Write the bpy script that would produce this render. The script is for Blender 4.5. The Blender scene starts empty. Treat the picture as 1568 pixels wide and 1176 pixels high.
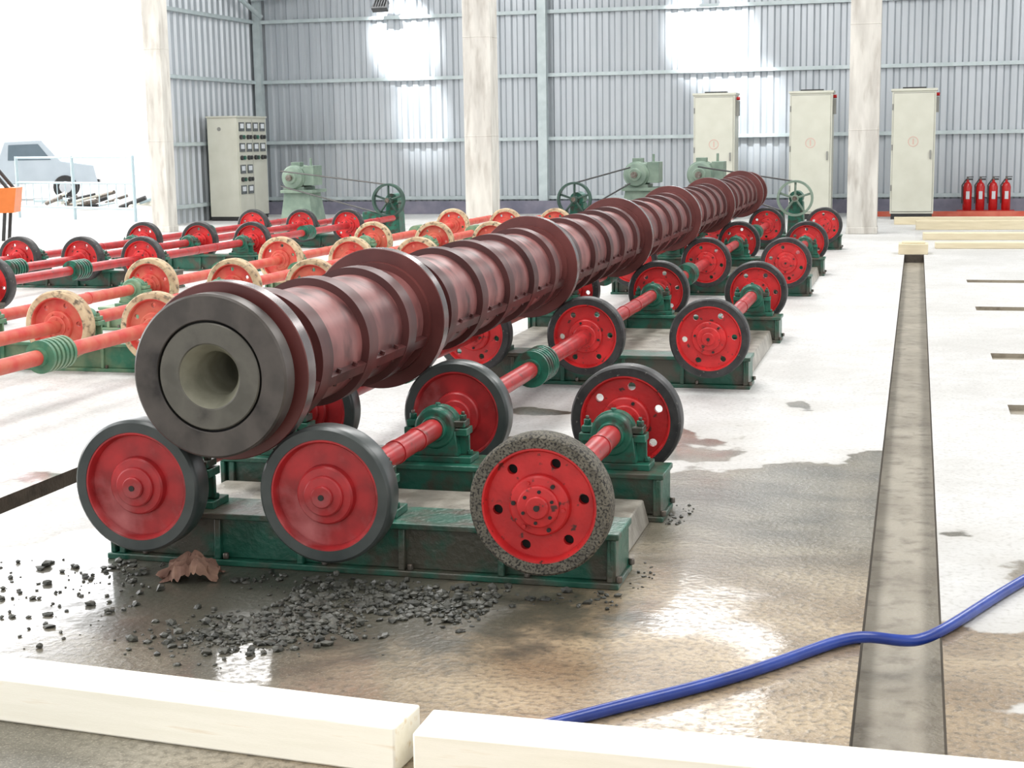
import bpy, bmesh, math, random
from mathutils import Vector, Matrix, noise as mnoise
random.seed(7)
scene = bpy.context.scene
try:
    scene.view_settings.view_transform = 'Standard'
except Exception:
    pass
COL = scene.collection

# ---------------------------------------------------------------- materials
def mat(name, c1, c2=None, scale=8.0, rough=0.5, metal=0.0, stretch=(1,1,1), lo=0.35, hi=0.65,
        c3=None, scale3=40.0, lo3=0.6, hi3=0.7, bump=0.0, bscale=60.0, rough2=None, detail=4.0, spec=0.5):
    m = bpy.data.materials.new(name); m.use_nodes = True
    nt = m.node_tree; N = nt.nodes; L = nt.links
    b = N['Principled BSDF']
    b.inputs['Roughness'].default_value = rough
    b.inputs['Metallic'].default_value = metal
    b.inputs['Specular IOR Level'].default_value = spec
    if c2 is None:
        b.inputs['Base Color'].default_value = (*c1, 1)
        c2 = c1
    tc = N.new('ShaderNodeTexCoord'); mp = N.new('ShaderNodeMapping')
    mp.inputs['Scale'].default_value = stretch
    L.new(tc.outputs['Object'], mp.inputs['Vector'])
    n = N.new('ShaderNodeTexNoise'); n.inputs['Scale'].default_value = scale; n.inputs['Detail'].default_value = detail
    L.new(mp.outputs['Vector'], n.inputs['Vector'])
    r = N.new('ShaderNodeMapRange'); r.inputs['From Min'].default_value = lo; r.inputs['From Max'].default_value = hi
    L.new(n.outputs['Fac'], r.inputs['Value'])
    mx = N.new('ShaderNodeMix'); mx.data_type = 'RGBA'
    mx.inputs['A'].default_value = (*c1, 1); mx.inputs['B'].default_value = (*c2, 1)
    L.new(r.outputs['Result'], mx.inputs['Factor'])
    out = mx.outputs['Result']
    if c3 is not None:
        n3 = N.new('ShaderNodeTexNoise'); n3.inputs['Scale'].default_value = scale3; n3.inputs['Detail'].default_value = 5
        L.new(mp.outputs['Vector'], n3.inputs['Vector'])
        r3 = N.new('ShaderNodeMapRange'); r3.inputs['From Min'].default_value = lo3; r3.inputs['From Max'].default_value = hi3
        L.new(n3.outputs['Fac'], r3.inputs['Value'])
        m3 = N.new('ShaderNodeMix'); m3.data_type = 'RGBA'
        L.new(out, m3.inputs['A']); m3.inputs['B'].default_value = (*c3, 1)
        L.new(r3.outputs['Result'], m3.inputs['Factor'])
        out = m3.outputs['Result']
    L.new(out, b.inputs['Base Color'])
    if rough2 is not None:
        rr = N.new('ShaderNodeMapRange'); rr.inputs['To Min'].default_value = rough; rr.inputs['To Max'].default_value = rough2
        L.new(r.outputs['Result'], rr.inputs['Value']); L.new(rr.outputs['Result'], b.inputs['Roughness'])
    if bump > 0:
        nb = N.new('ShaderNodeTexNoise'); nb.inputs['Scale'].default_value = bscale; nb.inputs['Detail'].default_value = 5
        L.new(mp.outputs['Vector'], nb.inputs['Vector'])
        bp = N.new('ShaderNodeBump'); bp.inputs['Strength'].default_value = bump; bp.inputs['Distance'].default_value = 0.01
        L.new(nb.outputs['Fac'], bp.inputs['Height']); L.new(bp.outputs['Normal'], b.inputs['Normal'])
    return m

M = {}
M['red'] = mat('red_paint', (0.62,0.022,0.024), (0.42,0.014,0.016), 9, 0.42, c3=(0.07,0.018,0.014), scale3=26, lo3=0.62, hi3=0.68, bump=0.12)
M['red_spin'] = mat('red_paint_turning', (0.50,0.026,0.03), (0.24,0.016,0.018), 8, 0.4, c3=(0.50,0.15,0.15), scale3=6, lo3=0.55, hi3=0.8)
M['red_shaft'] = mat('red_shaft_paint', (0.46,0.022,0.025), (0.30,0.016,0.018), 8, 0.36, c3=(0.13,0.03,0.025), scale3=18, lo3=0.60, hi3=0.70)
M['red_dusty'] = mat('red_paint_dusty', (0.52,0.035,0.03), (0.55,0.13,0.08), 9, 0.55)
M['green'] = mat('green_paint', (0.010,0.080,0.052), (0.018,0.15,0.097), 8, 0.36, c3=(0.04,0.045,0.033), scale3=14, lo3=0.49, hi3=0.62, bump=0.3, bscale=40)
M['green_mud'] = mat('green_paint_muddy', (0.010,0.072,0.047), (0.018,0.12,0.08), 6, 0.34, c3=(0.07,0.068,0.05), scale3=7, lo3=0.44, hi3=0.60, bump=0.4, bscale=40)
M['green_dusty'] = mat('green_paint_dusty', (0.025,0.17,0.10), (0.20,0.28,0.17), 7, 0.5)
M['tyre_dusty'] = mat('tyre_dusty', (0.095,0.086,0.067), (0.165,0.15,0.115), 16, 0.75, c3=(0.024,0.022,0.019), scale3=120, lo3=0.49, hi3=0.58, bump=0.6, bscale=110)
M['tyre_dark'] = mat('tyre_dark', (0.012,0.012,0.013), (0.035,0.035,0.035), 14, 0.45, c3=(0.2,0.19,0.16), scale3=50, lo3=0.64, hi3=0.74)
M['tyre_smooth'] = mat('tyre_smooth', (0.028,0.036,0.036), (0.065,0.075,0.072), 5, 0.32)
M['tyre_tan'] = mat('tyre_tan', (0.56,0.44,0.28), (0.40,0.28,0.17), 12, 0.75, c3=(0.12,0.09,0.06), scale3=24, lo3=0.52, hi3=0.66)
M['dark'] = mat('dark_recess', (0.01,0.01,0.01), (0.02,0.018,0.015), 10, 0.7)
M['steel'] = mat('steel_bolt', (0.22,0.2,0.18), (0.1,0.08,0.06), 30, 0.4, 0.7)
M['mould'] = mat('mould_maroon', (0.095,0.025,0.024), (0.29,0.115,0.108), 3.4, 0.40, 0.05, stretch=(0.8,1.4,0.8), lo=0.36, hi=0.62,  # paler second tone puts the blurred highlights on the shell into its colour
                 c3=(0.038,0.012,0.012), scale3=6, lo3=0.52, hi3=0.70)
M['mould_rib'] = mat('mould_rib_maroon', (0.045,0.012,0.011), (0.10,0.029,0.027), 4, 0.40, 0.05, stretch=(0.6,2,0.6))
M['mould_ring'] = mat('mould_ring_paint', (0.08,0.018,0.016), (0.14,0.038,0.034), 4, 0.38, 0.05)
M['rim'] = mat('ring_polished_rim', (0.15,0.125,0.125), (0.26,0.23,0.23), 6, 0.26, 0.6)
M['endplate'] = mat('end_plate_steel', (0.062,0.054,0.048), (0.14,0.120,0.105), 5, 0.38, 0.25, c3=(0.026,0.022,0.020), scale3=5, lo3=0.46, hi3=0.66)
M['endplate2'] = mat('end_plate_inner', (0.09,0.085,0.07), (0.18,0.17,0.14), 6, 0.40, 0.2, c3=(0.045,0.040,0.035), scale3=6, lo3=0.46, hi3=0.66)
M['liner'] = mat('concrete_lining', (0.20,0.195,0.145), (0.30,0.29,0.22), 12, 0.55)
M['concrete'] = mat('column_concrete', (0.50,0.48,0.44), (0.66,0.64,0.59), 4, 0.75, stretch=(1.5,1.5,0.3), c3=(0.38,0.35,0.31), scale3=7, lo3=0.52, hi3=0.78, bump=0.1)
M['plinth'] = mat('plinth_concrete', (0.20,0.18,0.15), (0.38,0.36,0.31), 9, 0.3, bump=0.3)
M['metalwall'] = mat('corrugated_steel', (0.45,0.485,0.515), (0.52,0.555,0.585), 1.5, 0.34, 0.45, stretch=(3,3,0.2))
M['girt'] = mat('girt_galvanised', (0.46,0.53,0.54), (0.54,0.61,0.62), 6, 0.4, 0.2)
M['roof'] = mat('roof_sheet', (0.5,0.52,0.54), (0.6,0.62,0.64), 3, 0.5)
M['cab'] = mat('cabinet_paint', (0.52,0.52,0.44), (0.57,0.57,0.49), 3, 0.4)
M['cab_d'] = mat('cabinet_gap', (0.22,0.22,0.2), (0.26,0.26,0.24), 3, 0.5)
M['black'] = mat('black_plastic', (0.02,0.02,0.02), (0.03,0.03,0.03), 8, 0.4)
M['gauge'] = mat('gauge_glass', (0.05,0.06,0.06), (0.12,0.13,0.13), 14, 0.2)
M['label'] = mat('warning_label_red', (0.60,0.42,0.36), (0.58,0.40,0.34), 8, 0.5)
M['motor'] = mat('motor_greygreen', (0.13,0.19,0.15), (0.20,0.27,0.21), 6, 0.45)
M['motor_dark'] = mat('pulley_dark_green', (0.02,0.05,0.04), (0.04,0.09,0.07), 6, 0.45)
M['ext'] = mat('extinguisher_red', (0.55,0.012,0.012), (0.42,0.01,0.01), 8, 0.25)
M['hose'] = mat('hose_blue', (0.012,0.035,0.22), (0.02,0.055,0.31), 12, 0.28)
M['timber'] = mat('timber_pale', (0.82,0.79,0.68), (0.88,0.85,0.75), 3, 0.6, stretch=(1,12,12), c3=(0.68,0.56,0.38), scale3=3, lo3=0.58, hi3=0.74, bump=0.1)
M['timber_y'] = mat('timber_yellow', (0.62,0.54,0.37), (0.70,0.62,0.44), 3, 0.6, stretch=(1,8,8))
M['rock'] = mat('rubble_grey', (0.030,0.032,0.027), (0.085,0.085,0.070), 20, 0.42)
M['rag'] = mat('rag_brown', (0.13,0.065,0.047), (0.25,0.145,0.10), 14, 0.85)
M['white'] = mat('white_paint', (0.62,0.65,0.68), (0.67,0.70,0.72), 4, 0.4)
M['carblue'] = mat('car_paint', (0.50,0.57,0.62), (0.55,0.62,0.67), 2, 0.4)
M['glass'] = mat('car_glass', (0.12,0.17,0.2), (0.15,0.2,0.24), 2, 0.3)
M['orange'] = mat('orange_paint', (0.7,0.18,0.03), (0.6,0.15,0.02), 5, 0.45)
M['fence'] = mat('fence_paint', (0.42,0.53,0.56), (0.48,0.58,0.61), 5, 0.5)
M['redline'] = mat('kerb_red', (0.55,0.09,0.05), (0.62,0.16,0.1), 5, 0.5)
M['sill'] = mat('sill_dark', (0.14,0.14,0.19), (0.22,0.21,0.26), 3, 0.6)
lm = bpy.data.materials.new('lamp_lens'); lm.use_nodes = True
lm.node_tree.nodes['Principled BSDF'].inputs['Emission Color'].default_value = (1,1,1,1)
lm.node_tree.nodes['Principled BSDF'].inputs['Emission Strength'].default_value = 4
M['lens'] = lm

# ---------------------------------------------------------------- mesh builder
class MB:
    def __init__(s): s.v=[]; s.f=[]; s.m=[]; s.mats=[]; s.T=Matrix.Identity(4)
    def mi(s, k):
        if k not in s.mats: s.mats.append(k)
        return s.mats.index(k)
    def add(s, vs, fs, k):
        o=len(s.v); i=None if isinstance(k,list) else s.mi(k)
        s.v += [tuple(s.T@Vector(p)) for p in vs]
        for n,f in enumerate(fs):
            s.f.append([a+o for a in f]); s.m.append(i if i is not None else s.mi(k[n]))
    def box(s, x0,x1,y0,y1,z0,z1,k, tx=0, ty=0):
        vs=[(x0,y0,z0),(x1,y0,z0),(x1,y1,z0),(x0,y1,z0),(x0+tx,y0+ty,z1),(x1-tx,y0+ty,z1),(x1-tx,y1-ty,z1),(x0+tx,y1-ty,z1)]
        s.add(vs,[(3,2,1,0),(4,5,6,7),(0,1,5,4),(1,2,6,5),(2,3,7,6),(3,0,4,7)],k)
    def lathe(s, prof, k, c=(0,0,0), axis='Y', segs=48, a0=0, a1=2*math.pi):
        full = abs(a1-a0-2*math.pi)<1e-6
        n = segs if full else segs+1
        vs=[]; idx=[]
        for (r,a) in prof:
            if r<1e-6:
                idx.append([len(vs)]*n); p=(0,a,0)
                vs.append(p)
            else:
                row=[]
                for i in range(n):
                    t=a0+(a1-a0)*i/segs
                    row.append(len(vs)); vs.append((r*math.cos(t),a,r*math.sin(t)))
                idx.append(row)
        fs=[];ks=[]
        for j in range(len(prof)-1):
            A=idx[j];B=idx[j+1]
            for i in range(segs):
                i2=(i+1)%n
                q=[A[i],A[i2],B[i2],B[i]]
                u=[]
                for a in q:
                    if a not in u:u.append(a)
                if len(u)>=3:
                    fs.append(u); ks.append(k[j] if isinstance(k,(list,tuple)) else k)
        def tr(p):
            x,a,z=p
            if axis=='Y': q=(x,a,z)
            elif axis=='X': q=(a,x,z)
            else: q=(x,z,a)
            return (q[0]+c[0],q[1]+c[1],q[2]+c[2])
        s.add([tr(p) for p in vs],fs,ks)
    def cyl(s,c,r,a0,a1,k,axis='Y',segs=24,r2=None):
        s.lathe([(0,a0),(r,a0),(r if r2 is None else r2,a1),(0,a1)],k,c,axis,segs)
    def rod(s,p,q,r,k,segs=10):
        p=Vector(p);q=Vector(q);d=q-p;L=d.length
        old=s.T; s.T = old@Matrix.Translation(p)@d.to_track_quat('Y','Z').to_matrix().to_4x4()
        s.cyl((0,0,0),r,0,L,k,'Y',segs); s.T=old
    def addmesh(s, me, k):
        s.add([v.co.copy() for v in me.vertices],[list(p.vertices) for p in me.polygons],k)
    def mesh(s,name,recalc=True):
        me=bpy.data.meshes.new(name); me.from_pydata(s.v,[],s.f)
        for k in s.mats: me.materials.append(M[k])
        me.polygons.foreach_set('material_index',s.m)
        if recalc:
            bm=bmesh.new(); bm.from_mesh(me); bmesh.ops.recalc_face_normals(bm,faces=bm.faces); bm.to_mesh(me); bm.free()
        me.polygons.foreach_set('use_smooth',[True]*len(me.polygons))
        me.update()
        try: me.set_sharp_from_angle(angle=math.radians(32))
        except Exception: pass
        return me
    def obj(s,name,parent=None,loc=(0,0,0),rz=0,bevel=0):
        return place(s.mesh(name),name,parent,loc,rz,bevel)
def place(me,name,parent=None,loc=(0,0,0),rz=0,bevel=0):
    o=bpy.data.objects.new(name,me); COL.objects.link(o)
    o.location=loc; o.rotation_euler=(0,0,rz)
    if parent: o.parent=parent
    if bevel>0:
        b=o.modifiers.new('bevel','BEVEL'); b.width=bevel; b.segments=2; b.limit_method='ANGLE'; b.angle_limit=math.radians(40)
    return o
def empty(name,loc=(0,0,0),rz=0):
    e=bpy.data.objects.new(name,None); COL.objects.link(e); e.location=loc; e.rotation_euler=(0,0,rz); e.empty_display_size=0.2
    return e

# ---------------------------------------------------------------- floor
def floor():
    xs=[-60,-3.80,-3.63,-0.125,0.11,0.52,3.4,14]
    slots=[8.35,10.4,13.3,15.8]
    ys=[-3]
    for y in slots: ys+=[y,y+0.30]
    ys+=[19.4,31,70]
    def dep(i,j):
        xm=(xs[i]+xs[i+1])/2; ym=(ys[j]+ys[j+1])/2
        if -0.125<xm<0.11 and ym<19.4: return 0.10
        if -3.8<xm<-3.63 and ym<19.4: return 0.10
        if 0.52<xm<3.4 and any(y<ym<y+0.3 for y in slots): return 0.03
        return 0.0
    b=MB()
    b.mats=['floor','gutter','gutter_wall']
    nx=len(xs)-1; ny=len(ys)-1
    D=[[dep(i,j) for j in range(ny)] for i in range(nx)]
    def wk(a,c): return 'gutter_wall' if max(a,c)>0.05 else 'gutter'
    for i in range(nx):
        for j in range(ny):
            d=D[i][j]; z=-d
            b.add([(xs[i],ys[j],z),(xs[i+1],ys[j],z),(xs[i+1],ys[j+1],z),(xs[i],ys[j+1],z)],[(0,1,2,3)],'gutter' if d>0 else 'floor')
            if i+1<nx and D[i+1][j]!=d:
                z2=-D[i+1][j]
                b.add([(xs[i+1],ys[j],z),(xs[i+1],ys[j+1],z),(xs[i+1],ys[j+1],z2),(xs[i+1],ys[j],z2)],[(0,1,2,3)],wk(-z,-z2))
            if j+1<ny and D[i][j+1]!=d:
                z2=-D[i][j+1]
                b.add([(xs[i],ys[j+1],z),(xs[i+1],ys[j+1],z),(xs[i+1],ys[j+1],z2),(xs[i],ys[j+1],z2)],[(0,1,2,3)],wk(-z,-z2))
    return b

def floor_mat():
    m=bpy.data.materials.new('concrete_floor'); m.use_nodes=True
    nt=m.node_tree;N=nt.nodes;L=nt.links;b=N['Principled BSDF']
    g=N.new('ShaderNodeNewGeometry'); sp=N.new('ShaderNodeSeparateXYZ'); L.new(g.outputs['Position'],sp.inputs[0])
    X=sp.outputs['X'];Y=sp.outputs['Y']
    def noise(sc,det=4,vec=None,st=None,dist=0,rot=0):
        n=N.new('ShaderNodeTexNoise'); n.inputs['Scale'].default_value=sc; n.inputs['Detail'].default_value=det; n.inputs['Distortion'].default_value=dist
        if st:
            mp=N.new('ShaderNodeMapping'); mp.inputs['Scale'].default_value=st; mp.inputs['Rotation'].default_value=(0,0,rot); L.new(g.outputs['Position'],mp.inputs[0]); L.new(mp.outputs[0],n.inputs['Vector'])
        else: L.new(g.outputs['Position'],n.inputs['Vector'])
        return n.outputs['Fac']
    def mr(v,a,b_,c,d,smooth=False):
        r=N.new('ShaderNodeMapRange')
        if smooth: r.interpolation_type='SMOOTHSTEP'
        L.new(v,r.inputs['Value'])
        for k,x in zip(('From Min','From Max','To Min','To Max'),(a,b_,c,d)): r.inputs[k].default_value=x
        return r.outputs['Result']
    def math_(op,a,b_=None):
        n=N.new('ShaderNodeMath'); n.operation=op
        for i,x in enumerate((a,b_)):
            if x is None: continue
            if isinstance(x,(int,float)): n.inputs[i].default_value=x
            else: L.new(x,n.inputs[i])
        return n.outputs[0]
    def mix(f,a,b_):
        n=N.new('ShaderNodeMix'); n.data_type='RGBA'
        L.new(f,n.inputs['Factor'])
        for k,x in (('A',a),('B',b_)):
            if isinstance(x,tuple): n.inputs[k].default_value=(*x,1)
            else: L.new(x,n.inputs[k])
        return n.outputs['Result']
    n1=noise(1.1,3); n2=noise(7,5); n3=noise(45,6); ns=noise(2.2,6,st=(0.9,1.7,1),dist=0.4,rot=0.35); nf=noise(160,4); nl=noise(0.7,5)
    edge=mr(X,-3.5,-2.2,5.2,7.3)
    right=math_('GREATER_THAN',X,0.0)
    edge=math_('SUBTRACT',edge,math_('MULTIPLY',right,2.5))
    edge=math_('ADD',edge,mr(n1,0.3,0.7,-1.5,1.5))
    edge=math_('ADD',edge,mr(n2,0.3,0.7,-0.25,0.25))
    wet=mr(math_('SUBTRACT',edge,Y),-0.08,0.10,0,1,True)
    damp=mr(math_('SUBTRACT',edge,Y),-1.2,0.3,0,1,True)
    dry=mix(mr(n2,0.35,0.7,0,1),(0.55,0.55,0.54),(0.65,0.65,0.64))
    dry=mix(mr(nl,0.45,0.65,0,0.6),dry,(0.44,0.435,0.415))
    dry=mix(mr(n3,0.50,0.72,0,0.65),dry,(0.34,0.33,0.305))
    dry=mix(math_('MULTIPLY',right,0.15),dry,(0.30,0.29,0.27))
    dry=mix(math_('MULTIPLY',damp,0.4),dry,(0.34,0.32,0.28))
    tan=mr(X,-2.0,-0.9,0,1,True); near=mr(Y,5.8,4.4,0,1,True)
    tanf=math_('MULTIPLY',tan,near)
    wcol=mix(mr(ns,0.38,0.62,0,1),(0.085,0.08,0.06),(0.18,0.165,0.125))
    wtan=mix(mr(ns,0.36,0.64,0,1),(0.21,0.15,0.088),(0.37,0.285,0.18))
    wcol=mix(tanf,wcol,wtan)
    wcol=mix(mr(n3,0.46,0.68,0,0.7),wcol,(0.06,0.052,0.037))
    wcol=mix(mr(nf,0.54,0.68,0,0.45),wcol,(0.42,0.375,0.30))
    dx=math_('DIVIDE',math_('ADD',X,1.85),1.05); dy=math_('DIVIDE',math_('SUBTRACT',Y,4.45),0.55)
    rr=math_('ADD',math_('MULTIPLY',dx,dx),math_('MULTIPLY',dy,dy))
    mud=mr(math_('ADD',rr,mr(n2,0.3,0.7,-0.5,0.5)),1.3,0.35,0,0.85,True)
    wcol=mix(mud,wcol,(0.055,0.055,0.042))
    col=mix(wet,dry,wcol)
    L.new(col,b.inputs['Base Color'])
    pl=mr(X,-2.25,-2.7,0,1,True)
    pud=math_('MULTIPLY',mr(n1,0.46,0.56,0.0,1.0,True),mr(X,-1.0,-0.7,0.8,0.6))
    pud=math_('MULTIPLY',pud,mr(n3,0.40,0.6,1.0,0.35))
    pud=math_('MAXIMUM',pud,math_('MULTIPLY',pl,mr(n2,0.36,0.46,0.3,1.0)))
    pud=math_('MULTIPLY',pud,wet)
    rmix=N.new('ShaderNodeMix'); L.new(wet,rmix.inputs[0]); rmix.inputs[2].default_value=0.6; rmix.inputs[3].default_value=0.36
    L.new(rmix.outputs[0],b.inputs['Roughness'])
    L.new(pud,b.inputs['Coat Weight']); b.inputs['Coat Roughness'].default_value=0.08; b.inputs['Coat IOR'].default_value=2.0
    bp=N.new('ShaderNodeBump'); bp.inputs['Strength'].default_value=0.4; bp.inputs['Distance'].default_value=0.008
    L.new(math_('ADD',n3,math_('MULTIPLY',n2,1.2)),bp.inputs['Height']); L.new(bp.outputs[0],b.inputs['Normal'])
    bp2=N.new('ShaderNodeBump'); bp2.inputs['Strength'].default_value=0.14; bp2.inputs['Distance'].default_value=0.008
    L.new(math_('ADD',n2,math_('MULTIPLY',n3,0.25)),bp2.inputs['Height']); L.new(bp2.outputs[0],b.inputs['Coat Normal'])
    return m
M['floor']=floor_mat()
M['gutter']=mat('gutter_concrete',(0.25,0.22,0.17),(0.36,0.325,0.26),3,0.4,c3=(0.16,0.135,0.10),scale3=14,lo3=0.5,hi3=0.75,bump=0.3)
M['gutter_wall']=mat('gutter_wall_shaded',(0.04,0.032,0.024),(0.08,0.064,0.048),6,0.5,c3=(0.02,0.016,0.012),scale3=14,lo3=0.5,hi3=0.75,bump=0.3)  # channel side walls much darker than the bed, their shade put into the colour
floor().obj('floor')

# ---------------------------------------------------------------- walls
def corr(length,h,period=0.25,depth=0.045):
    b=MB(); vs=[];n=int(length/period)
    pts=[]
    for i in range(n+1):
        x=i*period
        pts+= [(x,0),(x+period*0.42,0),(x+period*0.55,depth),(x+period*0.87,depth)]
    pts=[p for p in pts if p[0]<=length]
    for x,y in pts: vs+=[(x,y,0),(x,y,h)]
    fs=[(2*i,2*i+2,2*i+3,2*i+1) for i in range(len(pts)-1)]
    b.add(vs,fs,'metalwall'); return b
WY=30.0; WX=-13.6; H=6.6
me=corr(24,H).mesh('wall_back',False); me.polygons.foreach_set('use_smooth',[False]*len(me.polygons)); place(me,'wall_back',None,(WX,WY,0))
me=corr(4.5,H).mesh('wall_left',False); me.polygons.foreach_set('use_smooth',[False]*len(me.polygons)); o=place(me,'wall_left',None,(WX,WY-4.5,0),math.pi/2)
b=MB()
for z in (0.32,1.5,2.76,4.0,5.2):
    b.box(WX+0.02,10.4,WY-0.10,WY-0.012,z-0.035,z+0.035,'girt')
b.box(WX+0.05,WX+0.2,WY-0.2,WY-0.03,0,H,'girt')
for x in (-7.3,4.5):
    b.box(x-0.09,x+0.09,WY-0.26,WY-0.10,0,H,'girt')
b.obj('trim_1')
b=MB()
for z in (0.32,1.5,2.76,4.0,5.2):
    b.box(WX+0.005,WX+0.09,25.55,WY-0.22,z-0.035,z+0.035,'girt')
b.rod((WX+0.15,25.6,5.4),(WX+0.3,29.7,4.1),0.05,'girt')
b.rod((WX+0.1,29.7,4.45),(WX+3.2,29.7,4.75),0.05,'girt')
b.obj('trim_2')
b=MB(); b.box(WX+0.25,10.4,WY-0.34,WY-0.27,0,0.26,'sill'); b.obj('baseboard_back')
b=MB(); b.box(WX-0.4,14,-1,WY+0.2,H,H+0.12,'roof')
b.obj('ceiling')
# columns
for (x,y,w,d) in ((-0.79,23.6,0.44,0.44),(-6.80,23.6,0.45,0.45),(-12.62,23.8,0.32,0.32)):
    b=MB(); b.box(x-w/2,x+w/2,y-d/2,y+d/2,0,H,'concrete')
    b.box(x-w/2-0.01,x+w/2+0.01,y-d/2-0.01,y+d/2+0.01,0,0.10,'concrete')
    for z in (1.55,3.1,4.7): b.box(x-w/2-0.004,x+w/2+0.004,y-d/2-0.004,y+d/2+0.004,z,z+0.015,'concrete')
    b.obj('concrete_column',bevel=0.015)

# ---------------------------------------------------------------- wheels
R=0.235; W=0.10
def dish_mesh(holes=6):
    b=MB()
    b.lathe([(0.05,0.030),(0.185,0.030),(0.185,0.052),(0.05,0.052),(0.05,0.030)],'red',segs=64)
    me=b.mesh('dish'); o=place(me,'tmp_dish')
    c=MB()
    for i in range(holes):
        t=2*math.pi*(i+0.25)/holes
        c.cyl((0.146*math.cos(t),0,0.146*math.sin(t)),0.017,-0.1,0.2,'red','Y',20)
    oc=place(c.mesh('cut'),'tmp_cut')
    md=o.modifiers.new('b','BOOLEAN'); md.object=oc; md.operation='DIFFERENCE'; md.solver='EXACT'
    dg=bpy.context.evaluated_depsgraph_get(); dg.update()
    r=bpy.data.meshes.new_from_object(o.evaluated_get(dg))
    bpy.data.objects.remove(o); bpy.data.objects.remove(oc)
    return r
DISH=dish_mesh()
def wheel_mesh(kind):
    tyre,red={'dusty':('tyre_dusty','red'),'dark':('tyre_dark','red'),'spin':('tyre_smooth','red_spin'),'tan':('tyre_tan','red_dusty')}[kind]
    b=MB()
    b.lathe([(0.190,0.004),(0.192,0.0),(R-0.010,0.0),(R-0.002,0.008),(R,0.016),(R,W-0.016),(R-0.002,W-0.008),(R-0.010,W),(0.192,W),(0.190,W-0.004)],tyre,segs=72)
    b.lathe([(0.191,0.002),(0.185,0.002),(0.178,0.014),(0.176,0.034)],red,segs=72)
    b.lathe([(0.191,W-0.002),(0.185,W-0.002),(0.178,W-0.014),(0.176,0.05)],red,segs=72)
    if kind=='spin':
        b.lathe([(0.05,0.031),(0.177,0.031)],red,segs=64); b.lathe([(0.05,0.052),(0.177,0.052)],red,segs=64)
    else:
        b.addmesh(DISH,red)
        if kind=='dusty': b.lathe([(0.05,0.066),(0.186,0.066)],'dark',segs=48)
    b.lathe([(0,-0.026),(0.034,-0.026),(0.038,-0.022),(0.038,-0.014),(0.064,-0.012),(0.069,-0.008),(0.070,0.002),(0.094,0.004),(0.100,0.010),(0.104,0.032)],red,segs=48)
    b.lathe([(0.100,0.050),(0.09,0.085),(0.05,0.10),(0,0.10)],red,segs=48)
    nb=6
    for i in range(nb):
        t=2*math.pi*i/nb
        if kind!='spin':
            b.cyl((0.083*math.cos(t),0,0.083*math.sin(t)),0.0075,-0.006,0.008,'dark' if kind in('dusty','dark') and i%2 else red,'Y',6)
            b.cyl((0.052*math.cos(t+.5),0,0.052*math.sin(t+.5)),0.006,-0.017,-0.010,'dark' if kind=='dusty' else red,'Y',8)
    b.cyl((0,0,0),0.010,-0.030,-0.024,'dark' if kind!='tan' else red,'Y',12)
    return b.mesh('wheel_'+kind)
WM={k:wheel_mesh(k) for k in('dusty','dark','spin','tan')}

def bearing_mesh(g):
    b=MB(); h=0.14
    b.box(-0.155,0.155,-0.065,0.065,-h,-h+0.026,g)
    b.box(-0.10,0.10,-0.055,0.055,-h+0.026,-0.01,g,tx=0.012)
    b.box(-0.135,0.135,-0.045,0.045,-0.03,0.0,g)
    b.box(-0.125,0.125,-0.04,0.04,0.004,0.03,g)
    b.lathe([(0.04,-0.062),(0.078,-0.062),(0.086,-0.055),(0.086,0.055),(0.078,0.062),(0.04,0.062)],g,segs=32)
    b.lathe([(0.03,-0.082),(0.052,-0.082),(0.056,-0.062)],g,segs=28); b.lathe([(0.03,0.082),(0.052,0.082),(0.056,0.062)],g,segs=28)
    b.lathe([(0.086,-0.012),(0.092,-0.010),(0.092,0.010),(0.086,0.012)],g,segs=32)
    b.cyl((0,0,0),0.012,0.08,0.10,g,'Z',8)
    for sx in(-1,1):
        b.cyl((sx*0.108,0,0),0.016,0.03,0.052,g,'Z',6)
        b.cyl((sx*0.108,0,0),0.008,0.05,0.066,'steel','Z',8)
        b.cyl((sx*0.135,0.0,0),0.014,-h+0.026,-h+0.045,g,'Z',6)
        b.box(0.092 if sx>0 else -0.135,0.135 if sx>0 else -0.092,-0.008,0.008,-h+0.026,-0.03,g)
    return b.mesh('bearing_'+g)
BM={g:bearing_mesh(g) for g in('green','green_dusty')}

def coupling(b,y,g='green',r=0.095,L=0.26,segs=28):
    prof=[(0.035,y-L/2-0.03),(0.055,y-L/2-0.03),(0.055,y-L/2)]
    n=6
    for i in range(n):
        a=y-L/2+L*i/n
        prof+=[(r,a),(r,a+L/n*0.55),(r*0.78,a+L/n*0.6),(r*0.78,a+L/n*0.98)]
    prof+=[(0.055,y+L/2),(0.055,y+L/2+0.03),(0.035,y+L/2+0.03)]
    b.lathe(prof,g,segs=segs)

YS=[4.62,6.12,8.75,11.4,14.1,16.8,20.0]
ZC=0.33
def side(i): return 1 if i%2==0 else -1
def base_frame(xa,xb,yc,rows,g):
    b=MB()
    b.box(xa,xb,-0.13,0.13,0.0,0.022,g)
    b.box(xa+0.03,xb-0.03,-0.095,0.095,0.022,0.168,g)
    b.box(xa,xb,-0.12,0.12,0.168,0.19,g)
    for r in rows:
        for dx in(-0.19,0.19):
            x=r+dx
            if xa<x-0.02 and x+0.02<xb: b.box(x-0.012,x+0.012,-0.125,0.125,0.022,0.168,g,ty=0.012)
        for dx in(-0.16,0.16):
            for sy in(-0.114,0.114):
                b.cyl((r+dx+0.06,sy,0),0.012,0.022,0.045,'steel','Z',6)
    b.box(xb-0.03,xb-0.01,-0.12,0.12,0.022,0.168,g); b.box(xa+0.01,xa+0.03,-0.12,0.12,0.022,0.168,g)
    return b.obj('base_frame',None,(0,yc,0),bevel=0.004)

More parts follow.
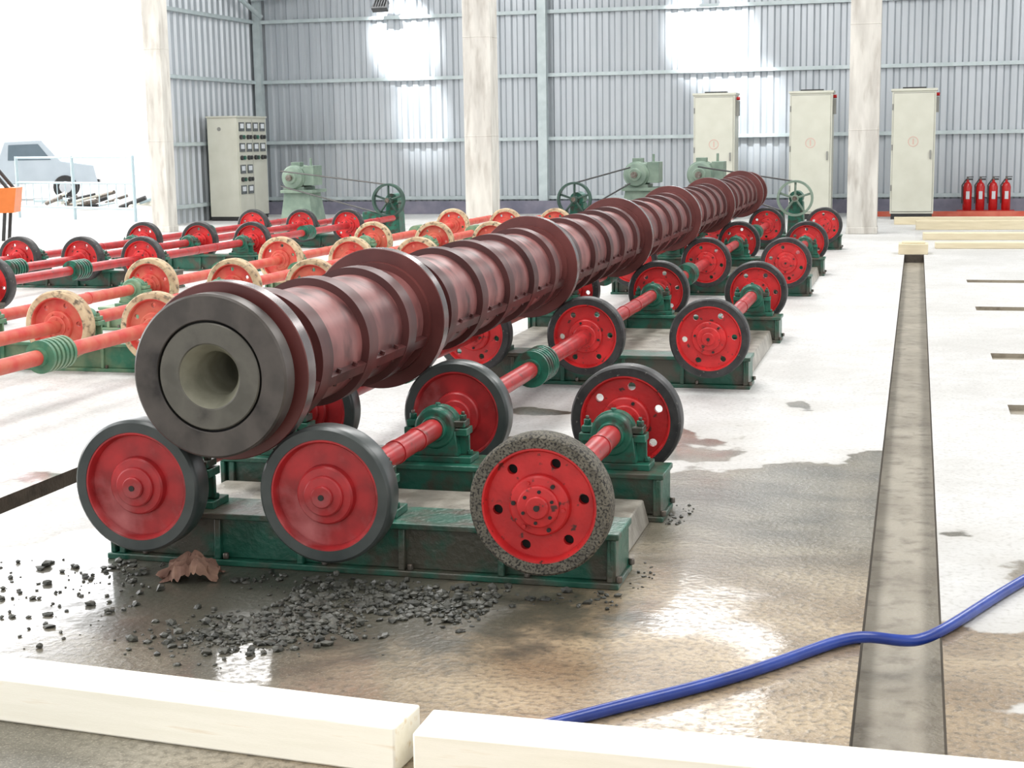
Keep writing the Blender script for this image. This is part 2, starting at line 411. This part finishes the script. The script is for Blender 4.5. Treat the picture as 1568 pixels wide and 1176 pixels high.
def machine(rows,xa,xb,first,kinds,shaftmat,g,idle=None):
    for i in range(first,len(YS)):
        y=YS[i]; s=side(i); yb=y+0.29 if s>0 else y-0.29
        base_frame(xa,xb,yb,rows,'green_mud' if g=='green' else g)
        for ri,x in enumerate(rows):
            kind=kinds(ri,i)
            e=empty('roller_stand',(x,y,0))
            w=place(WM[kind],'wheel',e,(0,-0.05,ZC)); w.rotation_euler=(0,random.uniform(0,6.28) if i>0 else 0.1,0)
            place(BM[g],'bearing',e,(0,yb-y,ZC),bevel=0.003)
            b=MB()
            y0=0.03
            if idle==ri:
                if s>0 and i+1<len(YS): y1=YS[i+1]-y-0.03
                elif s>0: y1=0.6
                else: y1=None
            else:
                y1=(YS[i+1]-y-0.03) if i+1<len(YS) else 1.9
            if y1:
                b.lathe([(0,y0),(0.044,y0),(0.044,y1),(0,y1)],shaftmat,segs=24)
                b.lathe([(0.044,0.08),(0.055,0.08),(0.055,0.15),(0.044,0.15)],shaftmat,segs=24)
                for yy in (y1*0.45,y1*0.62):
                    if s>0: b.lathe([(0.044,yy),(0.0475,yy),(0.0475,yy+0.03),(0.044,yy+0.03)],shaftmat,segs=24)
                if s<0:
                    coupling(b,(y1)*0.5+0.1,g)
                b.obj('shaft',e,(0,0,ZC))
    return

machine([-2.59,-1.89,-1.15],-2.84,-0.93,0,
        lambda r,i:('spin' if r<2 and i<2 else ('dusty' if r==2 and i==0 else 'dark')),'red_shaft','green',idle=2)
machine([-6.2,-5.44,-4.74],-6.48,-4.50,1,lambda r,i:'tan','red_dusty','green_dusty')
machine([-9.2,-8.45,-7.75],-9.45,-7.5,1,lambda r,i:'dark','red_shaft','green')
for (ya,yb_) in ((5.07,5.68),(9.2,10.95),(14.55,16.35)):
    b=MB(); b.box(-2.80,-0.98,ya,yb_,0,0.10,'plinth',tx=0.02,ty=0.02); b.obj('concrete_plinth',bevel=0.006)

# ---------------------------------------------------------------- mould tube
TX=-2.24; TZ=ZC+math.sqrt((R+0.305)**2-0.35**2)
tube=empty('spinning_pole_mould',(TX,0,TZ))
Yf=4.47; Ye=20.9
b=MB()
b.lathe([(0.108,Yf+0.003),(0.112,Yf),(0.176,Yf),(0.180,Yf+0.004)],'endplate2',segs=96)
b.lathe([(0.180,Yf+0.004),(0.181,Yf+0.02),(0.186,Yf+0.02),(0.187,Yf+0.003)],'dark',segs=96)
b.lathe([(0.187,Yf+0.003),(0.190,Yf),(0.268,Yf),(0.275,Yf+0.006),(0.275,Yf+0.07),(0.262,Yf+0.075)],'endplate',segs=96)
b.obj('end_plate',tube)
b=MB()
b.lathe([(0.0,Yf+1.2),(0.078,Yf+1.2),(0.078,Yf+0.06),(0.100,Yf+0.02),(0.108,Yf+0.003)],'liner',segs=64)
b.obj('concrete_lining',tube)
BR=0.220; RR=0.249
b=MB()
gaps=[]
prof=[(0.262,Yf+0.075),(BR,Yf+0.08)]; ks=['mould_ring']
for a,c in zip(YS[:-1],YS[1:]):
    n=max(3,round((c-a-0.2)/0.50)); st=(c-a-0.10)/n
    last=a+0.06
    for i in range(n):
        y=a+0.05+st*(i+0.5)
        prof+=[(BR,y-0.052),(RR,y-0.050),(RR,y+0.050),(BR,y+0.052)]
        ks+=['mould','mould_rib','mould_rib','mould_rib']
        gaps.append((last,y-0.05)); last=y+0.05
    gaps.append((last,c-0.06))
prof+=[(BR,Ye-0.1),(0.27,Ye-0.1),(0.27,Ye),(0,Ye)]; ks+=['mould','mould_ring','mould_ring','mould_ring']
b.lathe(prof,ks,segs=96)
b.obj('ribbed_shell',tube)
# bolted longitudinal flanges that clamp the two half shells together
b=MB()
for ang in (math.radians(-22),math.radians(158)):
    b.T=Matrix.Rotation(-ang,4,'Y')
    for (p,q) in gaps:
        b.box(0.212,0.246,p-0.002,q+0.002,-0.020,0.020,'mould_rib')
        L=q-p
        if L>0.25:
            for f in (0.28,0.72):
                b.cyl((0.233,p+L*f,0),0.010,0.020,0.034,'mould_rib','Z',6)
                b.cyl((0.233,p+L*f,0),0.010,-0.034,-0.020,'mould_rib','Z',6)
b.obj('seam_flange',tube)
for y in YS:
    b=MB()
    b.lathe([(BR-0.005,y-0.062),(0.246,y-0.060),(0.248,y-0.036),(0.302,y-0.034),(0.305,y-0.031)],'mould_ring',segs=96)
    b.lathe([(0.305,y-0.031),(0.305,y+0.031)],'rim',segs=96)
    b.lathe([(0.305,y+0.031),(0.302,y+0.034),(0.248,y+0.036),(0.246,y+0.060),(BR-0.005,y+0.062)],'mould_ring',segs=96)
    b.obj('running_ring',tube)

# ---------------------------------------------------------------- drives
def pulley(b,c,r,k,spk,segs=40):
    x,y,z=c
    b.lathe([(r-0.035,y-0.05),(r,y-0.05),(r-0.012,y-0.02),(r,y),(r-0.012,y+0.02),(r,y+0.05),(r-0.035,y+0.05),(r-0.035,y-0.05)],k,(x,0,z),segs=segs)
    b.cyl((x,0,z),0.05,y-0.06,y+0.06,spk,'Y',20)
    for i in range(5):
        t=i*2*math.pi/5+0.3
        b.rod((x+0.04*math.cos(t),y,z+0.04*math.sin(t)),(x+(r-0.02)*math.cos(t),y,z+(r-0.02)*math.sin(t)),0.017,spk,8)
def drive(px,mx,dark):
    k='motor_dark' if dark else 'motor'
    y=22.0
    root=empty('belt_drive_unit',(px,y,0))
    def fin(b,n,bev=0.005):
        o=b.obj(n,root,(-px,-y,0),bevel=bev); return o
    b=MB(); pulley(b,(px,y,0.60),0.26,k,k)
    b.box(px-0.22,px+0.22,y+0.12,y+0.45,0,0.08,'green'); b.box(px-0.12,px+0.12,y+0.15,y+0.42,0.08,0.54,'green',tx=0.02)
    b.cyl((px,0,0.60),0.10,y+0.13,y+0.44,'green','Y',24); b.cyl((px,0,0.60),0.035,y-0.08,y+0.5,'steel','Y',16)
    b.box(px-0.5,px-0.15,y+0.1,y+0.4,0,0.42,'green',tx=0.03)
    fin(b,'pulley')
    b=MB(); b.T=Matrix.Translation((mx,23.0 if not dark else 23.3,0.06))
    b.box(-0.36,0.36,-0.3,0.45,-0.06,0.06,'motor'); b.box(-0.3,0.3,-0.22,0.38,0.06,0.62,'motor',tx=0.08,ty=0.05)
    b.box(-0.26,0.3,-0.24,0.4,0.62,0.67,'motor')
    b.lathe([(0,-0.34),(0.09,-0.34),(0.10,-0.28),(0.17,-0.26),(0.19,-0.20)]+[p for i in range(9) for p in((0.20,-0.2+i*0.055),(0.20,-0.18+i*0.055),(0.18,-0.178+i*0.055),(0.18,-0.147+i*0.055))]+[(0.17,0.32),(0,0.34)],'motor',(-0.04,0,0.87),segs=28)
    b.box(0.13,0.31,-0.18,0.2,0.74,1.06,'motor'); b.box(-0.12,0.04,-0.08,0.08,1.03,1.12,'motor')
    b.cyl((-0.04,0,0.87),0.05,-0.40,-0.34,'steel','Y',16)
    b.box(-0.22,0.14,-0.2,0.3,0.66,0.72,'motor')
    b.rod((0.2,0,1.05),(0.2,0,1.18),0.02,'motor')
    fin(b,'motor',0.006)
    b=MB()
    for dz in(0.24,-0.24):
        b.rod((px,22.0,0.60+dz),(mx-0.04,22.6,0.93+dz*0.5),0.012,'black')
    fin(b,'belt',0)
drive(-1.68,-3.12,False); drive(-4.92,-4.15,True); drive(-7.85,-9.85,True)

# ---------------------------------------------------------------- cabinets
def cabinet(x,y):
    b=MB(); w=0.37
    b.box(-w+0.02,w-0.02,-0.26,0.3,0,0.10,'black')
    b.box(-w,w,-0.28,0.32,0.10,2.22,'cab'); b.box(-w-0.02,w+0.02,-0.30,0.34,2.22,2.26,'cab')
    b.box(-w+0.03,w-0.03,-0.298,-0.28,0.14,2.18,'cab')
    b.box(-w+0.025,w-0.025,-0.284,-0.28,0.13,2.19,'cab_d')
    b.lathe([(0.075,-0.302),(0.09,-0.302),(0.09,-0.299),(0.075,-0.299),(0.075,-0.302)],'label',(0,0,1.35),segs=24)
    b.box(-0.012,0.012,-0.302,-0.299,1.30,1.40,'label')
    b.box(w-0.09,w-0.06,-0.33,-0.298,1.05,1.2,'cab_d')
    b.box(w+0.0,w+0.05,-0.1,0.1,1.85,2.12,'cab_d'); b.cyl((0,0.0,2.16),0.03,w,w+0.06,'ext','X',12)
    b.box(-0.2,0.2,-0.06,0.12,2.26,2.29,'black')
    for z in(0.5,1.2,1.9): b.cyl((-w+0.015,-0.29,0),0.012,z,z+0.1,'cab_d','Z',8)
    b.obj('electrical_cabinet',None,(x,y,0),bevel=0.005)
for x in(-3.55,-1.84,-0.08): cabinet(x,27.7)
b=MB()
b.box(-0.30,0.30,0,1.36,0,0.08,'black'); b.box(-0.31,0.31,0,1.38,0.08,2.0,'cab'); b.box(-0.33,0.33,-0.02,1.40,2.0,2.03,'cab')
b.box(0.31,0.32,0.04,1.34,0.12,1.96,'cab'); b.box(0.318,0.324,0.685,0.695,0.12,1.96,'cab_d')
b.cyl((-0.06,0,1.78),0.04,-0.006,0,'cab_d','Y',12)
for r_,z in enumerate((1.82,1.62,1.42,1.22,1.0,0.80,0.60)):
    for c_ in range(4):
        if r_>3 and c_>1: continue
        y=0.20+c_*0.32
        if (r_%2)==0: b.box(0.32,0.335,y-0.12,y+0.12,z-0.085,z+0.085,'gauge'); b.box(0.334,0.338,y-0.08,y+0.08,z-0.03,z+0.06,'white')
        else:
            b.cyl((0,y-0.06,z),0.045,0.32,0.36,'black','X',14); b.cyl((0,y+0.07,z),0.04,0.32,0.36,'black' if c_%2 else 'green','X',14)
b.obj('control_cabinet',None,(-13.10,27.2,0),bevel=0.004)

# ---------------------------------------------------------------- fire extinguishers
b=MB()
b.box(-0.14,0.86,-0.14,0.14,0.06,0.09,'ext')
for x in(-0.12,0.80): b.box(x,x+0.04,-0.12,0.12,0,0.06,'ext')
stand=b.obj('extinguisher_stand',None,(0.86,28.9,0))
for i in range(4):
    b=MB()
    b.lathe([(0,0),(0.07,0),(0.080,0.02),(0.080,0.42),(0.06,0.48),(0.025,0.51),(0.025,0.55),(0,0.55)],'ext',axis='Z',segs=24)
    b.box(-0.02,0.09,-0.015,0.015,0.54,0.57,'black'); b.box(-0.02,0.10,-0.012,0.012,0.59,0.605,'black'); b.cyl((0,0,0),0.02,0.54,0.60,'steel','Z',10)
    b.rod((-0.02,0,0.56),(-0.095,-0.02,0.45),0.012,'black'); b.rod((-0.095,-0.02,0.45),(-0.09,-0.06,0.12),0.014,'black')
    b.lathe([(0.0812,0.2),(0.0812,0.34)],'white',axis='Z',segs=12,a0=-1.9,a1=-1.1)
    b.obj('fire_extinguisher',None,(0.90+i*0.225,28.9,0.09))
b=MB(); b.box(-0.9,8,28.35,28.47,0,0.09,'redline'); b.obj('red_kerb')
# floodlights on the wall; the spot housings out of view are added
def flood(x,y,z,aim):
    b=MB()
    b.box(-0.17,0.17,-0.06,0.06,-0.12,0.12,'black',tx=0.03); b.box(-0.15,0.15,0.05,0.065,-0.09,0.09,'lens')
    b.rod((0,-0.02,0.1),(0,-0.02,0.25),0.015,'black')
    for i in range(5): b.box(-0.12+i*0.055,-0.105+i*0.055,-0.10,-0.06,-0.09,0.09,'black')
    o=b.obj('floodlight',None,(x,y,z))
    d=Vector(aim)-Vector((x,y,z)); o.rotation_euler=d.to_track_quat('Y','Z').to_euler()
    return o
flood(-10.55,29.45,4.2,(-10.5,30.6,3.2)); flood(-4.1,29.45,4.33,(-4.1,30.6,3.2))
def spot(n,p,t,e,ang,blend=0.6):
    l=bpy.data.lights.new(n,'SPOT'); l.energy=e; l.spot_size=math.radians(ang); l.spot_blend=blend; l.shadow_soft_size=0.12; l.color=(0.97,0.99,1)
    o=bpy.data.objects.new(n,l); COL.objects.link(o); o.location=p
    o.rotation_euler=(Vector(t)-Vector(p)).to_track_quat('-Z','Y').to_euler()
SP=[((-10.9,26.6,5.6),(-10.3,30,3.55),25),((-10.5,26.6,5.6),(-9.95,30,2.05),18),((-4.7,26.6,5.6),(-4.0,30,3.5),29),((-3.9,26.6,5.6),(-3.15,30,2.1),21)]
for i,(p,t,a) in enumerate(SP):
    spot('wall_patch_spot',(p[0],p[1]+0.12,p[2]-0.08),t,4300 if i%2==0 else 2900,a,0.75); flood(p[0],p[1],p[2],t)  # added spots with unseen housings, making the bright patches on the back wall

# ---------------------------------------------------------------- foreground timbers
def timber(name,x0,x1,y0,y1,h,w,k='timber'):
    L=math.hypot(x1-x0,y1-y0); a=math.atan2(y1-y0,x1-x0)
    b=MB(); b.box(0,L,-w,0,0,h,k); o=b.obj(name,None,(x0,y0,0),a,bevel=0.006); return o
timber('timber_beam',-3.4,-1.155,3.545,3.365,0.12,0.16)
timber('timber_beam',-1.115,1.4,3.345,3.33,0.12,0.16)
for (x0,x1,y,h,w) in ((0.25,3.6,20.6,0.08,0.2),(0.1,3.5,22.3,0.1,0.25),(0.0,3.8,24.6,0.14,0.2),(-0.35,3.4,26.0,0.12,0.2)):
    timber('timber_plank',x0,x1,y,y+0.15,h,w,'timber_y')
b=MB(); b.box(-0.2,0.16,19.42,19.75,0,0.13,'timber_y'); b.box(-0.16,0.12,19.5,19.72,0.13,0.15,'timber_y'); b.obj('timber_offcut',bevel=0.006)

# ---------------------------------------------------------------- hose
cu=bpy.data.curves.new('blue_hose','CURVE'); cu.dimensions='3D'; cu.bevel_depth=0.0175; cu.bevel_resolution=6; cu.resolution_u=16
pts=[(-1.30,3.42,.018),(-1.1,3.42,.018),(-.95,3.46,.018),(-.83,3.60,.018),(-.68,3.76,.018),(-.50,3.94,.018),(-.33,4.16,.018),(-.22,4.33,.018),(-.135,4.42,.02),(-.06,4.44,.012),(.03,4.43,.006),(.10,4.51,.018),(.16,4.63,.02),(.24,4.82,.018),(.38,5.13,.018),(.62,5.6,.018),(1.1,6.2,.018)]
sp=cu.splines.new('NURBS'); sp.points.add(len(pts)-1)
for p,q in zip(sp.points,pts): p.co=(*q,1)
sp.order_u=4; sp.use_endpoint_u=True
cu.materials.append(M['hose']); o=bpy.data.objects.new('blue_hose',cu); COL.objects.link(o)

# ---------------------------------------------------------------- rubble
def rock(b,x,y,s):
    bm=bmesh.new(); bmesh.ops.create_icosphere(bm,subdivisions=1,radius=1)
    fl=random.uniform(0.4,0.8); ax=random.uniform(0.7,1.5); rot=random.uniform(0,6.3)
    vs=[]
    for v in bm.verts:
        k=random.uniform(0.65,1.2); p=v.co*k*s; px=p.x*ax;py=p.y
        vs.append((x+px*math.cos(rot)-py*math.sin(rot),y+px*math.sin(rot)+py*math.cos(rot),max(0.0,s*fl*0.6+p.z*fl)))
    fs=[[v.index for v in f.verts] for f in bm.faces]; bm.free()
    b.add(vs,fs,'rock')
b=MB()
for i in range(2600):
    t=random.random()
    if i<2050:
        cx=-2.08+0.68*t; cy=4.03+0.48*t
        x=random.gauss(cx,0.11); y=random.gauss(cy,0.09)
        if t>0.5: y=random.gauss(4.50,0.09); x=random.uniform(-2.0,-1.30)
    elif i<2250: x=random.uniform(-3.3,-2.45); y=random.gauss(4.40,0.28)
    else: x=random.uniform(-2.8,-0.9); y=random.gauss(4.64,0.07)
    if y>4.76 : continue
    if abs(x+2.42)<0.17 and abs(y-4.62)<0.13: continue
    rock(b,x,y,random.choice([0.003,0.004,0.005,0.006,0.008,0.010,0.013,0.018])*random.uniform(0.7,1.15))
me=b.mesh('rubble'); me.polygons.foreach_set('use_smooth',[False]*len(me.polygons)); place(me,'concrete_rubble')
b=MB()
for i in range(40):
    x=random.uniform(-0.92,-0.84); y=random.choice([4.95,5.8])+random.uniform(-0.15,0.2)
    rock(b,x,y,random.uniform(0.003,0.009))
place(b.mesh('grit'),'loose_grit')
# rag
b=MB(); n=34; vs=[];fs=[]
for i in range(n):
    for j in range(n):
        u=i/(n-1)*2-1; v=j/(n-1)*2-1
        rr=math.hypot(u,v); nz=mnoise.noise(Vector((u*1.8,v*1.8,3.1)))
        nn=1-abs(mnoise.noise(Vector((u*3.2,v*2.2,7.7))))*2
        z=max(0.004,(0.075*(1-rr*rr*0.75)+0.035*nz+0.026*nn-0.008))
        vs.append((u*0.10+0.03*mnoise.noise(Vector((u*2,v*2,1))),v*0.07+0.04*mnoise.noise(Vector((u*2,v*2,5))),z))
for i in range(n-1):
    for j in range(n-1): fs.append((i*n+j,(i+1)*n+j,(i+1)*n+j+1,i*n+j+1))
b.add(vs,fs,'rag'); b.obj('crumpled_rag',None,(-2.42,4.62,0.0),0.3)

# ---------------------------------------------------------------- outside
def car(loc,rz,k,pick):
    b=MB()
    if pick:
        body=[(-2.4,0.45),(-2.4,0.95),(-0.4,1.0),(-0.35,1.0),(-0.1,1.65),(0.9,1.68),(1.4,1.08),(2.3,0.95),(2.4,0.45)]
    else:
        body=[(-2.4,0.35),(-2.45,1.9),(-2.2,2.0),(1.2,2.0),(1.9,1.15),(2.4,0.95),(2.45,0.35)]
    n=len(body); vs=[(x,-0.82,z) for x,z in body]+[(x,0.82,z) for x,z in body]
    b.add(vs,[tuple(range(n)),tuple(range(2*n-1,n-1,-1))]+[(i,(i+1)%n,(i+1)%n+n,i+n) for i in range(n)],k)
    if pick: win=[(-0.02,1.12),(0.02,1.55),(0.82,1.57),(1.15,1.12)]
    else: win=[(0.3,1.25),(0.3,1.75),(1.15,1.75),(1.6,1.25)]
    for y in(-0.83,0.83): b.add([(x,y,z) for x,z in win],[(0,1,2,3)],'glass')
    for x in(-1.5,1.5):
        for y in(-0.86,0.66): b.cyl((x,0,0.34),0.34,y,y+0.2,'black','Y',24); b.cyl((x,0,0.34),0.18,y-0.01,y+0.21,'white','Y',16)
    b.box(2.3 if not pick else 2.35,2.5 if not pick else 2.45,-0.7,0.7,0.4,0.55,'black')
    b.obj('pickup_truck' if pick else 'parked_van',None,loc,rz,bevel=0.03)
car((-25.2,38.5,0),0.5,'carblue',True); car((-30.0,40.5,0),0.3,'white',False)
b=MB()
P0=Vector((-14.9,26.9,0));P1=Vector((-18.6,28.6,0))
for i in range(3):
    p=P0.lerp(P1,i/2); b.rod(p,p+Vector((0,0,1.3)),0.035,'fence')
for z in(0.25,0.75,1.27): b.rod(P0+Vector((0,0,z)),P1+Vector((0,0,z)),0.025,'fence')
for i in range(1,14):
    p=P0.lerp(P1,i/14); b.rod(p+Vector((0,0,0.25)),p+Vector((0,0,0.75)),0.01,'fence')
b.obj('steel_fence')
b=MB()
b.box(-0.4,0.35,-0.3,0.3,0.45,0.85,'orange',tx=-0.06); b.rod((-0.3,-0.25,0.45),(-0.35,-0.25,0.1),0.03,'black'); b.rod((0.2,-0.25,0.45),(0.15,-0.25,0.0),0.03,'black'); b.rod((0.2,0.25,0.45),(0.15,0.25,0.0),0.03,'black')
b.cyl((-0.3,0,0.19),0.19,-0.05,0.05,'black','Y',24); b.rod((0.3,-0.25,0.8),(0.0,-0.25,1.2),0.03,'black'); b.rod((0.3,0.25,0.8),(0.0,0.25,1.2),0.03,'black'); b.rod((0,-0.25,1.2),(0,0.25,1.2),0.03,'black')
b.obj('orange_handcart',None,(-14.5,21.6,0),0.4)
b=MB()
for i in range(26):
    x=random.uniform(-1.6,1.6);y=random.uniform(-0.6,0.6);a=random.uniform(-.5,.5);l=random.uniform(0.3,0.9)
    b.rod((x,y,0.05+random.random()*0.2),(x+l*math.cos(a),y+l*math.sin(a),0.05+random.random()*0.35),random.uniform(0.02,0.06),random.choice(['steel','timber','fence','black']))
b.obj('scrap_pile',None,(-19.2,32.5,0))

# ---------------------------------------------------------------- lights
# overcast sky, hazy and much brighter towards the open left side of the hall
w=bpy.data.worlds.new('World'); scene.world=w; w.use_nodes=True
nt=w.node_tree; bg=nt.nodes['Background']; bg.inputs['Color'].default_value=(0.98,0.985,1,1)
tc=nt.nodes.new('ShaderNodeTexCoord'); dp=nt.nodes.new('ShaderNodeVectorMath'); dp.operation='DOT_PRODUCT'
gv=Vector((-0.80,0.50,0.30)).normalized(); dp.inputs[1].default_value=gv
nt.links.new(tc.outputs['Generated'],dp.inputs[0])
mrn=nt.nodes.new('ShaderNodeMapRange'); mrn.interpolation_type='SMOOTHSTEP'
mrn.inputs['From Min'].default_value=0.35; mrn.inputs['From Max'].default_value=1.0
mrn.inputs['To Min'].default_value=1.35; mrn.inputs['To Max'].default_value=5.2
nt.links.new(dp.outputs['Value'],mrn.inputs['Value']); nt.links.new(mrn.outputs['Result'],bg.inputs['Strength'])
def area(n,loc,sx,sy,e,rot=(0,0,0),col=(1,1,1)):
    l=bpy.data.lights.new(n,'AREA'); l.shape='RECTANGLE'; l.size=sx; l.size_y=sy; l.energy=e; l.color=col
    o=bpy.data.objects.new(n,l); COL.objects.link(o); o.location=loc; o.rotation_euler=rot
for x in(-9.5,-3.0,3.5):
    for y in(5.5,14,22.5):
        area('ceiling_fill_lamp',(x,y,H-0.03),2.0,5.5,(210 if x<-5 else 330) if y<20 else 360,col=(1,0.99,0.97))  # added area lamps under the unseen roof that brighten the hall
sl=bpy.data.lights.new('sun','SUN'); sl.energy=2.2; sl.angle=math.radians(8); sl.color=(1,0.95,0.86)
so=bpy.data.objects.new('sun',sl); COL.objects.link(so)
d=Vector((math.cos(math.radians(33))*0.88,math.cos(math.radians(33))*0.47,-math.sin(math.radians(33))))
so.rotation_euler=d.to_track_quat('-Z','Y').to_euler()

# ---------------------------------------------------------------- camera
cam=bpy.data.cameras.new('camera'); cam.sensor_width=36; cam.lens=52.8; cam.clip_end=300
co=bpy.data.objects.new('camera',cam); COL.objects.link(co)
yaw=math.radians(15.08); pitch=math.radians(9.26); rho=math.radians(0.9)
F=Vector((-math.sin(yaw)*math.cos(pitch),math.cos(yaw)*math.cos(pitch),-math.sin(pitch)))
Rv=Vector((math.cos(yaw),math.sin(yaw),0)); U=Rv.cross(F)
Xc=Rv*math.cos(rho)-U*math.sin(rho); Yc=U*math.cos(rho)+Rv*math.sin(rho); Zc=-F
mw=Matrix((Xc,Yc,Zc)).transposed().to_4x4(); mw.translation=Vector((0,0,1.5))
co.matrix_world=mw
scene.camera=co
